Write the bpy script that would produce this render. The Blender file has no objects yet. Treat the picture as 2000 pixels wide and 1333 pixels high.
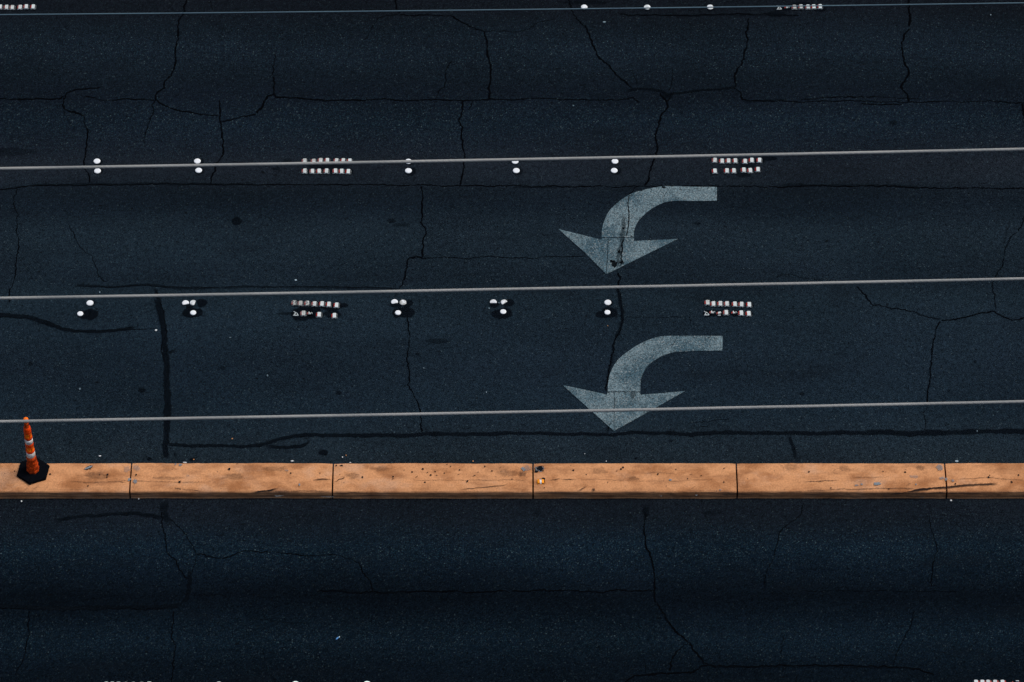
import bpy, bmesh, math, random
from mathutils import Vector, noise

C = bpy.context.scene.collection
R = math.radians

# ------------------------------------------------------------------ camera
F = 7700.0                       # focal length in photo pixels (2000 wide)
TH = R(49.0)                     # looking down
DIST = 7700.0 / 137.0
CAM = Vector((0, -DIST * math.cos(TH), DIST * math.sin(TH)))
cd = bpy.data.cameras.new('camera'); cam = bpy.data.objects.new('camera', cd); C.objects.link(cam)
cam.location = CAM; cam.rotation_euler = (R(90) - TH, 0, 0)
cd.sensor_width = 36; cd.lens = 36 * F / 2000; cd.clip_start = 0.5; cd.clip_end = 5000
bpy.context.scene.camera = cam

# ------------------------------------------------------------------ light
SUN_EL, SUN_AZ = 60.0, 75.0     # azimuth from +Y towards +X
w = bpy.data.worlds.new("World"); bpy.context.scene.world = w; w.use_nodes = True
nt = w.node_tree; bg = nt.nodes['Background']
sky = nt.nodes.new('ShaderNodeTexSky'); sky.sky_type = 'NISHITA'; sky.sun_disc = False
sky.sun_elevation = R(SUN_EL); sky.sun_rotation = R(SUN_AZ); sky.air_density = 1.0; sky.dust_density = 4.0
nt.links.new(sky.outputs[0], bg.inputs[0]); bg.inputs[1].default_value = 0.10
sd = bpy.data.lights.new('sun', 'SUN'); sun = bpy.data.objects.new('sun', sd); C.objects.link(sun)
sd.energy = 1.5; sd.angle = R(25); sd.color = (1.0, 0.93, 0.84)
d = Vector((math.sin(R(SUN_AZ)) * math.cos(R(SUN_EL)), math.cos(R(SUN_AZ)) * math.cos(R(SUN_EL)), math.sin(R(SUN_EL))))
sun.rotation_euler = d.to_track_quat('Z', 'Y').to_euler(); sun.location = (0, 0, 30)
vs = bpy.context.scene.view_settings
vs.view_transform = 'Standard'; vs.look = 'None'; vs.gamma = 1; vs.exposure = 0.12

# ------------------------------------------------------------------ helpers
rnd = random.Random(7)
def ray(px, py):
    u, v = (px - 1000) / F, (666.5 - py) / F
    fw = Vector((0, math.cos(TH), -math.sin(TH))); up = Vector((0, math.sin(TH), math.cos(TH)))
    return fw + Vector((1, 0, 0)) * u + up * v
def at(px, py, z=0.0):           # where the line of sight meets the level z
    r = ray(px, py); t = (z - CAM.z) / r.z
    return CAM + r * t
def proj_y(y, z):
    p = Vector((0, y, z)) - CAM
    fw = Vector((0, math.cos(TH), -math.sin(TH))); up = Vector((0, math.sin(TH), math.cos(TH)))
    return 666.5 - F * p.dot(up) / p.dot(fw)
def lin(c):
    return tuple((x / 255 / 12.92) if x <= 10.3 else ((x / 255 + 0.055) / 1.055) ** 2.4 for x in c) + (1,)
def tag(o, label=None, cat=None, group=None, kind=None):
    if label: o['label'] = label
    if cat: o['category'] = cat
    if group: o['group'] = group
    if kind: o['kind'] = kind
    return o
def obj(name, me, mats=None, parent=None, loc=None, rz=0):
    o = bpy.data.objects.new(name, me); C.objects.link(o)
    if mats:
        for m in (mats if isinstance(mats, (list, tuple)) else [mats]): me.materials.append(m)
    if parent: o.parent = parent
    if loc is not None: o.location = loc
    if rz: o.rotation_euler.z = rz
    return o
def empty(name, loc, rz=0):
    o = bpy.data.objects.new(name, None); C.objects.link(o); o.location = loc; o.rotation_euler.z = rz
    o.empty_display_size = 0.1
    return o
def bm_mesh(name, bm, smooth=False):
    bmesh.ops.recalc_face_normals(bm, faces=bm.faces)
    me = bpy.data.meshes.new(name); bm.to_mesh(me); bm.free()
    if smooth:
        for p in me.polygons: p.use_smooth = True
    return me

class N:                          # tiny node helper
    def __init__(s, name):
        s.m = bpy.data.materials.new(name); s.m.use_nodes = True; s.t = s.m.node_tree
        s.b = s.t.nodes['Principled BSDF']; s.out = s.t.nodes['Material Output']
    def n(s, typ, **kw):
        x = s.t.nodes.new(typ)
        for k, v in kw.items(): setattr(x, k, v)
        return x
    def put(s, sock, v):
        if hasattr(v, 'is_output'): s.t.links.new(v, sock)
        else: sock.default_value = v
    def math(s, op, a, b=0.0, c=0.0, clamp=False):
        x = s.n('ShaderNodeMath', operation=op, use_clamp=clamp)
        s.put(x.inputs[0], a); s.put(x.inputs[1], b); s.put(x.inputs[2], c); return x.outputs[0]
    def mr(s, v, a, b, c=0.0, d=1.0, smooth=True):
        x = s.n('ShaderNodeMapRange'); x.interpolation_type = 'SMOOTHSTEP' if smooth else 'LINEAR'
        s.put(x.inputs['Value'], v)
        for k, q in zip(('From Min', 'From Max', 'To Min', 'To Max'), (a, b, c, d)): s.put(x.inputs[k], q)
        return x.outputs[0]
    def mix(s, f, a, b, mode='MIX'):
        x = s.n('ShaderNodeMix', data_type='RGBA', blend_type=mode)
        s.put(x.inputs[0], f); s.put(x.inputs[6], a); s.put(x.inputs[7], b); return x.outputs[2]
    def noise(s, vec, scale, detail=3, rough=0.5, dist=0.0):
        x = s.n('ShaderNodeTexNoise'); s.put(x.inputs['Vector'], vec)
        x.inputs['Scale'].default_value = scale; x.inputs['Detail'].default_value = detail
        x.inputs['Roughness'].default_value = rough; x.inputs['Distortion'].default_value = dist
        return x.outputs[0]
    def vor(s, vec, scale):
        x = s.n('ShaderNodeTexVoronoi'); s.put(x.inputs['Vector'], vec); x.inputs['Scale'].default_value = scale
        return x
    def scale(s, vec, v, off=(0, 0, 0)):
        x = s.n('ShaderNodeMapping'); s.put(x.inputs['Vector'], vec); x.inputs['Scale'].default_value = v
        x.inputs['Location'].default_value = off; return x.outputs[0]
    def bump(s, h, st, dist):
        x = s.n('ShaderNodeBump'); s.put(x.inputs['Height'], h); x.inputs['Strength'].default_value = st
        x.inputs['Distance'].default_value = dist; s.t.links.new(x.outputs[0], s.b.inputs['Normal'])
    def fin(s, col, rough=0.8, spec=0.3):
        s.put(s.b.inputs['Base Color'], col); s.put(s.b.inputs['Roughness'], rough)
        s.b.inputs['Specular IOR Level'].default_value = spec; return s.m
def geo_pos(q): return q.n('ShaderNodeNewGeometry').outputs['Position']
def obj_pos(q): return q.n('ShaderNodeTexCoord').outputs['Object']

# ------------------------------------------------------------------ materials
Y0, Y1 = at(1000, 1400).y, at(1000, -60).y
def yramp(q, pos, stops):        # stops: (photo row, value/colour); the wear of the lanes runs along x
    sep = q.n('ShaderNodeSeparateXYZ'); q.put(sep.inputs[0], pos)
    wob = q.noise(q.scale(pos, (0.35, 0.9, 1)), 1.0, 3, 0.6)
    y = q.math('ADD', sep.outputs[1], q.math('MULTIPLY', q.math('SUBTRACT', wob, 0.5), 0.45))
    t = q.mr(y, Y0, Y1, 0, 1, False)
    r = q.n('ShaderNodeValToRGB'); q.put(r.inputs[0], t); cr = r.color_ramp
    st = sorted(((at(1000, py).y - Y0) / (Y1 - Y0), c) for py, c in stops)
    while len(cr.elements) < len(st): cr.elements.new(0.5)
    for e, (p, c) in zip(cr.elements, st):
        e.position = p; e.color = c if isinstance(c, tuple) else (c, c, c, 1)
    return r.outputs[0]
BASE = [(-60, (17, 20, 26)), (20, (18, 22, 28)), (60, (18, 25, 32)), (100, (20, 28, 36)), (150, (17, 24, 31)), (190, (16, 22, 30)),
        (240, (19, 28, 37)), (290, (23, 29, 37)), (320, (29, 34, 41)), (352, (27, 33, 40)), (372, (20, 27, 34)), (405, (20, 28, 36)),
        (450, (28, 38, 46)), (500, (26, 36, 44)), (545, (23, 32, 40)), (580, (27, 38, 46)), (640, (27, 38, 47)), (720, (24, 34, 43)),
        (800, (25, 36, 45)), (850, (28, 38, 46)), (900, (29, 38, 45)), (985, (22, 27, 34)), (1015, (21, 27, 34)), (1070, (15, 27, 37)),
        (1120, (11, 20, 29)), (1165, (8, 14, 21)), (1200, (9, 17, 25)), (1250, (12, 23, 32)), (1300, (9, 17, 25)), (1400, (9, 14, 20))]
GK = 0.86
def asphalt():
    q = N('asphalt'); pos = geo_pos(q)
    base = yramp(q, pos, [(p, tuple(x * GK for x in lin(c)[:3]) + (1,)) for p, c in BASE])
    big = q.noise(q.scale(pos, (0.25, 0.5, 1)), 1.0, 4, 0.6)
    base = q.mix(1.0, base, q.mr(big, 0.25, 0.75, 0.78, 1.2), 'MULTIPLY')
    mid = q.noise(pos, 14, 5, 0.75)
    base = q.mix(1.0, base, q.mr(mid, 0.25, 0.75, 0.7, 1.3), 'MULTIPLY')
    base = q.mix(1.0, base, (0.93, 1.0, 1.04, 1), 'MULTIPLY')
    v = q.vor(pos, 130); sep = q.n('ShaderNodeSeparateColor'); q.put(sep.inputs[0], v.outputs['Color'])
    base = q.mix(1.0, base, q.mr(sep.outputs[0], 0, 1, 0.2, 1.8, False), 'MULTIPLY')
    v2 = q.vor(pos, 105); s2 = q.n('ShaderNodeSeparateColor'); q.put(s2.inputs[0], v2.outputs['Color'])
    spark = yramp(q, pos, [(-60, .3), (20, .3), (100, .8), (170, .35), (230, .8), (290, .6), (330, .3), (400, .35), (470, .5), (560, .4),
                           (640, .45), (760, .4), (860, .6), (985, .3), (1015, .35), (1075, .85), (1125, .4), (1165, .12), (1200, .3), (1250, .65), (1310, .25), (1400, .2)])
    thr = q.math('POWER', s2.outputs[0], 11.0)
    amt = q.math('MULTIPLY', thr, q.math('MULTIPLY', spark, 0.5))
    tint = q.mix(s2.outputs[1], (0.030, 0.105, 0.14, 1), (0.10, 0.14, 0.16, 1))
    base = q.mix(amt, base, tint)
    v3 = q.vor(pos, 48); s3 = q.n('ShaderNodeSeparateColor'); q.put(s3.inputs[0], v3.outputs['Color'])
    dotm = q.math('MULTIPLY', q.mr(v3.outputs['Distance'], 0.32, 0.5, 1, 0), q.math('GREATER_THAN', s3.outputs[0], 0.965))
    base = q.mix(q.math('MULTIPLY', q.math('MULTIPLY', dotm, s3.outputs[1]), q.math('MULTIPLY', spark, 0.6)), base, (0.15, 0.22, 0.24, 1))
    # oil and rubber, broken into patches along the lanes
    oil = q.noise(q.scale(pos, (0.5, 1.6, 1), (4, 9, 0)), 1.2, 6, 0.68)
    base = q.mix(q.mr(oil, 0.52, 0.72, 0, 0.38), base, (0.004, 0.006, 0.009, 1))
    # small black pits where aggregate has gone
    pit = q.mr(q.noise(q.scale(pos, (1, 1.25, 1)), 11.0, 3, 0.55), 0.665, 0.71, 0, 1)
    base = q.mix(q.math('MULTIPLY', pit, 0.75), base, (0.0022, 0.003, 0.004, 1))
    q.bump(v.outputs['Distance'], 0.35, 0.004)
    return q.fin(base, 0.95, 0.015)
M = {}
M['asphalt'] = asphalt()
def decal(name, col, soft, nscale, namp, rough=0.7, spec=0.15, grain=0.0):
    """bitumen and cracks: ragged edge from the ribbon's own across-coordinate; UV.x metres along, UV.y 0..1 across"""
    q = N(name); uv = q.n('ShaderNodeUVMap', uv_map='uv').outputs[0]; pos = geo_pos(q)
    sep = q.n('ShaderNodeSeparateXYZ'); q.put(sep.inputs[0], uv)
    a = q.n('ShaderNodeAttribute', attribute_name='strength').outputs['Fac']
    e = sep.outputs[1]                                              # 0 at the edge, 1 at the middle
    n1 = q.noise(pos, nscale, 4, 0.7)
    e2 = q.math('ADD', e, q.math('MULTIPLY', q.math('SUBTRACT', n1, 0.5), namp))
    al = q.mr(e2, 0.12, 0.12 + soft, 0, 1)
    if grain:
        g = q.noise(pos, 60, 3, 0.8); al = q.math('MULTIPLY', al, q.mr(g, 0.35, 0.62, 1 - grain, 1))
    al = q.math('MULTIPLY', al, a, clamp=True)
    q.fin(col, rough, spec)
    tr = q.n('ShaderNodeBsdfTransparent'); mx = q.n('ShaderNodeMixShader')
    q.put(mx.inputs[0], al); q.t.links.new(tr.outputs[0], mx.inputs[1]); q.t.links.new(q.b.outputs[0], mx.inputs[2])
    q.t.links.new(mx.outputs[0], q.out.inputs['Surface'])
    return q.m
M['crack'] = decal('crack_gap', (0.0016, 0.0020, 0.003, 1), 0.45, 50, 1.1, 1.0, 0.0)
M['tar'] = decal('bitumen_seal', (0.0031, 0.0052, 0.0082, 1), 0.38, 13, 0.62, 0.9, 0.01, 0.3)
M['scuff'] = decal('rubber_scuff', (0.05, 0.03, 0.022, 1), 0.8, 25, 1.0, 0.8, 0.1, 0.7)
M['grime'] = decal('black_chip', (0.006, 0.007, 0.01, 1), 0.2, 60, 0.6, 0.9, 0.05)
M['bare'] = decal('bare_concrete', (0.20, 0.23, 0.25, 1), 0.2, 60, 0.7, 0.9, 0.1)

def paint_arrow():
    q = N('worn_arrow_paint'); pos = geo_pos(q)
    v = q.vor(pos, 85); sep = q.n('ShaderNodeSeparateColor'); q.put(sep.inputs[0], v.outputs['Color'])
    blot = q.noise(pos, 1.9, 6, 0.62)
    base = q.mix(q.mr(blot, 0.36, 0.64), (0.045, 0.088, 0.112, 1), (0.122, 0.180, 0.202, 1))
    fine = q.noise(pos, 55, 4, 0.8)
    base = q.mix(1.0, base, q.mr(sep.outputs[0], 0, 1, 0.35, 1.6, False), 'MULTIPLY')
    base = q.mix(q.mr(fine, 0.52, 0.66, 0, 0.85), base, (0.018, 0.03, 0.038, 1))
    base = q.mix(q.mr(sep.outputs[1], 0.88, 0.95, 0, 0.6), base, (0.30, 0.34, 0.34, 1))
    st = q.mr(q.noise(q.scale(pos, (1.4, 1, 1)), 2.6, 5, 0.7), 0.66, 0.74, 0, 0.7)
    base = q.mix(st, base, (0.012, 0.018, 0.022, 1))
    q.bump(v.outputs['Distance'], 0.3, 0.003)
    return q.fin(base, 0.9, 0.15)
M['arrow'] = paint_arrow()

def kerb_mat():
    q = N('painted_kerb_concrete'); pos = geo_pos(q)
    n1 = q.noise(q.scale(pos, (2.2, 3.2, 3.2)), 1.3, 5, 0.55, 0.0)
    n2 = q.noise(q.scale(pos, (1.3, 4.0, 4.0), (3, 1, 0)), 2.2, 4, 0.55, 0.0)
    n3 = q.noise(pos, 45, 4, 0.75)
    c = q.mix(q.mr(n1, 0.40, 0.70), (0.63, 0.300, 0.132, 1), (0.37, 0.150, 0.054, 1))
    c = q.mix(q.mr(n2, 0.45, 0.75, 0, 0.6), c, (0.30, 0.130, 0.055, 1))
    n4 = q.noise(q.scale(pos, (2.2, 3, 3), (7, 2, 0)), 1.0, 5, 0.6)
    c = q.mix(q.mr(n4, 0.50, 0.72, 0, 0.55), c, (0.60, 0.35, 0.21, 1))
    c = q.mix(1.0, c, q.mr(n3, 0.3, 0.7, 0.80, 1.14), 'MULTIPLY')
    # peppered dirt spots
    v = q.vor(pos, 16); s = q.n('ShaderNodeSeparateColor'); q.put(s.inputs[0], v.outputs['Color'])
    spot = q.math('MULTIPLY', q.mr(v.outputs['Distance'], 0.10, 0.2, 1, 0), q.math('GREATER_THAN', s.outputs[0], 0.94))
    c = q.mix(q.math('MULTIPLY', spot, 0.65), c, (0.07, 0.04, 0.03, 1))
    fl = q.mr(q.noise(q.scale(pos, (1, 2.2, 2)), 22, 4, 0.7), 0.66, 0.71, 0, 0.7)
    c = q.mix(fl, c, (0.12, 0.065, 0.045, 1))
    # tyre rubber rubbed along the traffic face
    uv = q.n('ShaderNodeUVMap', uv_map='uv').outputs[0]; sp = q.n('ShaderNodeSeparateXYZ'); q.put(sp.inputs[0], uv)
    wv = q.noise(q.scale(pos, (0.5, 0, 0)), 1.3, 4, 0.6)
    e = q.math('ADD', sp.outputs[1], q.math('MULTIPLY', q.math('SUBTRACT', wv, 0.5), 0.035))
    band = q.mr(e, 0.030, -0.002, 1, 1)
    band = q.math('MULTIPLY', q.mr(e, 0.142, 0.120, 0, 1), q.mr(e, 0.012, 0.034, 0.15, 1))
    str_ = q.noise(q.scale(pos, (0.7, 24, 24)), 2.0, 4, 0.75)
    band = q.math('MULTIPLY', band, q.mr(str_, 0.34, 0.68, 0.25, 0.92))
    c = q.mix(band, c, (0.040, 0.026, 0.021, 1))
    # loose rubber streaks a little higher
    st2 = q.noise(q.scale(pos, (0.45, 34, 34), (5, 0, 0)), 1.6, 4, 0.7)
    hi = q.math('MULTIPLY', q.mr(st2, 0.60, 0.72, 0, 0.75), q.mr(e, 0.24, 0.15, 0, 1))
    c = q.mix(hi, c, (0.06, 0.03, 0.022, 1))
    q.bump(n3, 0.25, 0.004)
    return q.fin(c, 0.8, 0.25)
M['kerb'] = kerb_mat()

def plain(name, col, rough=0.6, spec=0.4, var=0.15, sc=30, bump=0.0):
    q = N(name); p = obj_pos(q); n = q.noise(p, sc, 4, 0.65)
    c = q.mix(1.0, col, q.mr(n, 0.3, 0.7, 1 - var, 1 + var), 'MULTIPLY')
    if bump: q.bump(n, bump, 0.003)
    return q.fin(c, rough, spec)
def stud(name, col, dark):
    q = N(name); p = obj_pos(q)
    dirt = q.n('ShaderNodeAttribute', attribute_type='OBJECT', attribute_name='dirt').outputs['Fac']
    info = q.n('ShaderNodeObjectInfo')
    off = q.n('ShaderNodeVectorMath', operation='ADD'); q.put(off.inputs[0], p)
    cmb = q.n('ShaderNodeCombineXYZ'); q.put(cmb.inputs[0], q.math('MULTIPLY', info.outputs['Random'], 37.0)); q.put(off.inputs[1], cmb.outputs[0])
    n = q.noise(off.outputs[0], 42, 3, 0.6)
    lo = q.math('SUBTRACT', 0.80, q.math('MULTIPLY', dirt, 0.125))
    c = q.mix(q.mr(n, lo, q.math('ADD', lo, 0.06), 0, 0.95), col, dark)
    g = q.mr(q.noise(off.outputs[0], 18, 3, 0.6), 0.35, 0.65, 0, 1)
    c = q.mix(q.math('MULTIPLY', q.math('MULTIPLY', g, dirt), 0.55), c, (0.38, 0.40, 0.38, 1))
    return q.fin(c, 0.7, 0.15)
M['stud'] = stud('off_white_plastic', (0.60, 0.67, 0.67, 1), (0.008, 0.010, 0.013, 1))
M['white'] = stud('white_ceramic', (0.80, 0.85, 0.88, 1), (0.012, 0.014, 0.017, 1))
M['lens'] = stud('red_reflector_lens', (0.40, 0.012, 0.004, 1), (0.03, 0.003, 0.006, 1))
M['amber'] = plain('amber_lens', (0.95, 0.33, 0.01, 1), 0.4, 0.3)
M['orange'] = plain('orange_plastic', (1.0, 0.190, 0.003, 1), 0.45, 0.25, 0.2, 9)
M['orange_dark'] = plain('red_orange_plastic', (0.85, 0.062, 0.002, 1), 0.5, 0.2, 0.25, 12)
M['orange_dirty'] = plain('scuffed_orange_plastic', (0.42, 0.045, 0.004, 1), 0.6, 0.15, 0.6, 14)
M['band'] = plain('silver_reflective_band', (0.70, 0.67, 0.63, 1), 0.5, 0.3, 0.25, 25)
M['rubber'] = plain('black_rubber', (0.0028, 0.0036, 0.0055, 1), 0.9, 0.02, 0.2, 30)
def cable_mat(name, col, dk):
    q = N(name); p = obj_pos(q)
    n = q.noise(q.scale(p, (1.2, 20, 20)), 1.0, 5, 0.7)
    c = q.mix(q.mr(n, 0.35, 0.7), col, dk)
    wv = q.n('ShaderNodeTexWave', wave_type='BANDS', bands_direction='DIAGONAL'); q.put(wv.inputs[0], p)
    wv.inputs['Scale'].default_value = 9; wv.inputs['Distortion'].default_value = 0.6
    q.bump(wv.outputs['Fac'], 0.25, 0.003)
    return q.fin(c, 0.6, 0.3)
M['cable'] = cable_mat('weathered_grey_cable', (0.31, 0.32, 0.31, 1), (0.20, 0.215, 0.215, 1))
M['cable_dark'] = cable_mat('dark_blue_grey_cable', (0.085, 0.15, 0.19, 1), (0.06, 0.11, 0.15, 1))

# ------------------------------------------------------------------ ribbons and blobs (bitumen, cracks)
class Sheet:
    def __init__(s): s.v = []; s.f = []; s.uv = []; s.st = []; s.mi = []; s.k = 0
    def ribbon(s, pts, width, mi, strength=1.0, wander=1.0, z=0.004, f=None, taper=True, seed=None, step=0.02, fade=0.10, wvar=0.45):
        """pts: photo positions on the ground; width in metres"""
        P = [(f or (lambda a, b: at(a, b, 0)))(a, b) for a, b in pts]
        sd_ = seed if seed is not None else s.k * 3.7
        L = [0.0]
        for a, b in zip(P, P[1:]): L.append(L[-1] + (b - a).length)
        n = max(6, int(L[-1] / step)); zz = z + (s.k % 23) * 0.00009; s.k += 1
        Q = []
        for i in range(n + 1):
            d_ = L[-1] * i / n; j = 0
            while j < len(L) - 2 and L[j + 1] < d_: j += 1
            t = (d_ - L[j]) / max(1e-6, L[j + 1] - L[j]); a, b = P[j], P[j + 1]
            p = a.lerp(b, t); dr = (b - a).normalized(); nr = Vector((-dr.y, dr.x, 0))
            wob = noise.noise(Vector((d_ * 3.1, sd_, 0))) * 0.035 + noise.noise(Vector((d_ * 11, sd_, 5))) * 0.022 + noise.noise(Vector((d_ * 31, sd_, 9))) * 0.015
            p = p + nr * wob * wander
            Q.append((p, d_))
        for i, (p, d_) in enumerate(Q):
            a = Q[max(0, i - 1)][0]; b = Q[min(n, i + 1)][0]; dr = (b - a); dr.z = 0; dr.normalize()
            nr = Vector((-dr.y, dr.x, 0))
            wd = width * 0.5 * (1 + wvar * noise.noise(Vector((d_ * 6, sd_, 20))) + wvar * 0.6 * noise.noise(Vector((d_ * 25, sd_, 30))))
            ed = min(d_, L[-1] - d_) / fade if taper else 1.0
            sg = strength * (1 + 0.35 * noise.noise(Vector((d_ * 1.3, sd_, 40))))
            st = sg * min(1, max(0.0, ed))
            for k, (o, e) in enumerate(((-1, 0.0), (0, 1.0), (1, 0.0))):
                v = p + nr * wd * o * 1.25; s.v.append((v.x, v.y, (p.z if f else 0) + zz)); s.uv.append((d_, e)); s.st.append(st)
            if i:
                b0 = len(s.v) - 6
                for k in (0, 1): s.f.append((b0 + k, b0 + k + 1, b0 + k + 4, b0 + k + 3)); s.mi.append(mi)
    def blob(s, px, py, rx, ry, mi, strength=1.0, z=0.004, ppm=138.0, wob=0.25, f=None, rot=0.0):
        c = (f or (lambda a, b: at(a, b, 0)))(px, py); zz = z + (s.k % 23) * 0.00009; s.k += 1
        rx /= ppm; ry /= ppm * 0.755; b0 = len(s.v); n = 28; rx *= 1.15; ry *= 1.15
        s.v.append((c.x, c.y, c.z + zz)); s.uv.append((0, 1.0)); s.st.append(strength)
        for rr, e in ((0.6, 0.85), (1.0, 0.0)):
            for i in range(n):
                a = 2 * math.pi * i / n; k = rr * (1 + wob * noise.noise(Vector((math.cos(a) * 1.6, math.sin(a) * 1.6, s.k * 1.3))))
                dx, dy = math.cos(a) * rx * k, math.sin(a) * ry * k
                dx, dy = dx * math.cos(rot) - dy * math.sin(rot), dx * math.sin(rot) + dy * math.cos(rot)
                s.v.append((c.x + dx, c.y + dy, c.z + zz)); s.uv.append((a, e)); s.st.append(strength)
        for i in range(n):
            j = (i + 1) % n
            s.f.append((b0, b0 + 1 + i, b0 + 1 + j)); s.mi.append(mi)
            s.f.append((b0 + 1 + i, b0 + 1 + n + i, b0 + 1 + n + j, b0 + 1 + j)); s.mi.append(mi)
    def mesh(s, name):
        me = bpy.data.meshes.new(name); me.from_pydata(s.v, [], s.f); me.update()
        uv = me.uv_layers.new(name='uv'); at_ = me.attributes.new('strength', 'FLOAT', 'POINT')
        for i, x in enumerate(s.st): at_.data[i].value = x
        for lp in me.loops: uv.data[lp.index].uv = s.uv[lp.vertex_index]
        for p, m_ in zip(me.polygons, s.mi): p.material_index = m_
        return me

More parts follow.
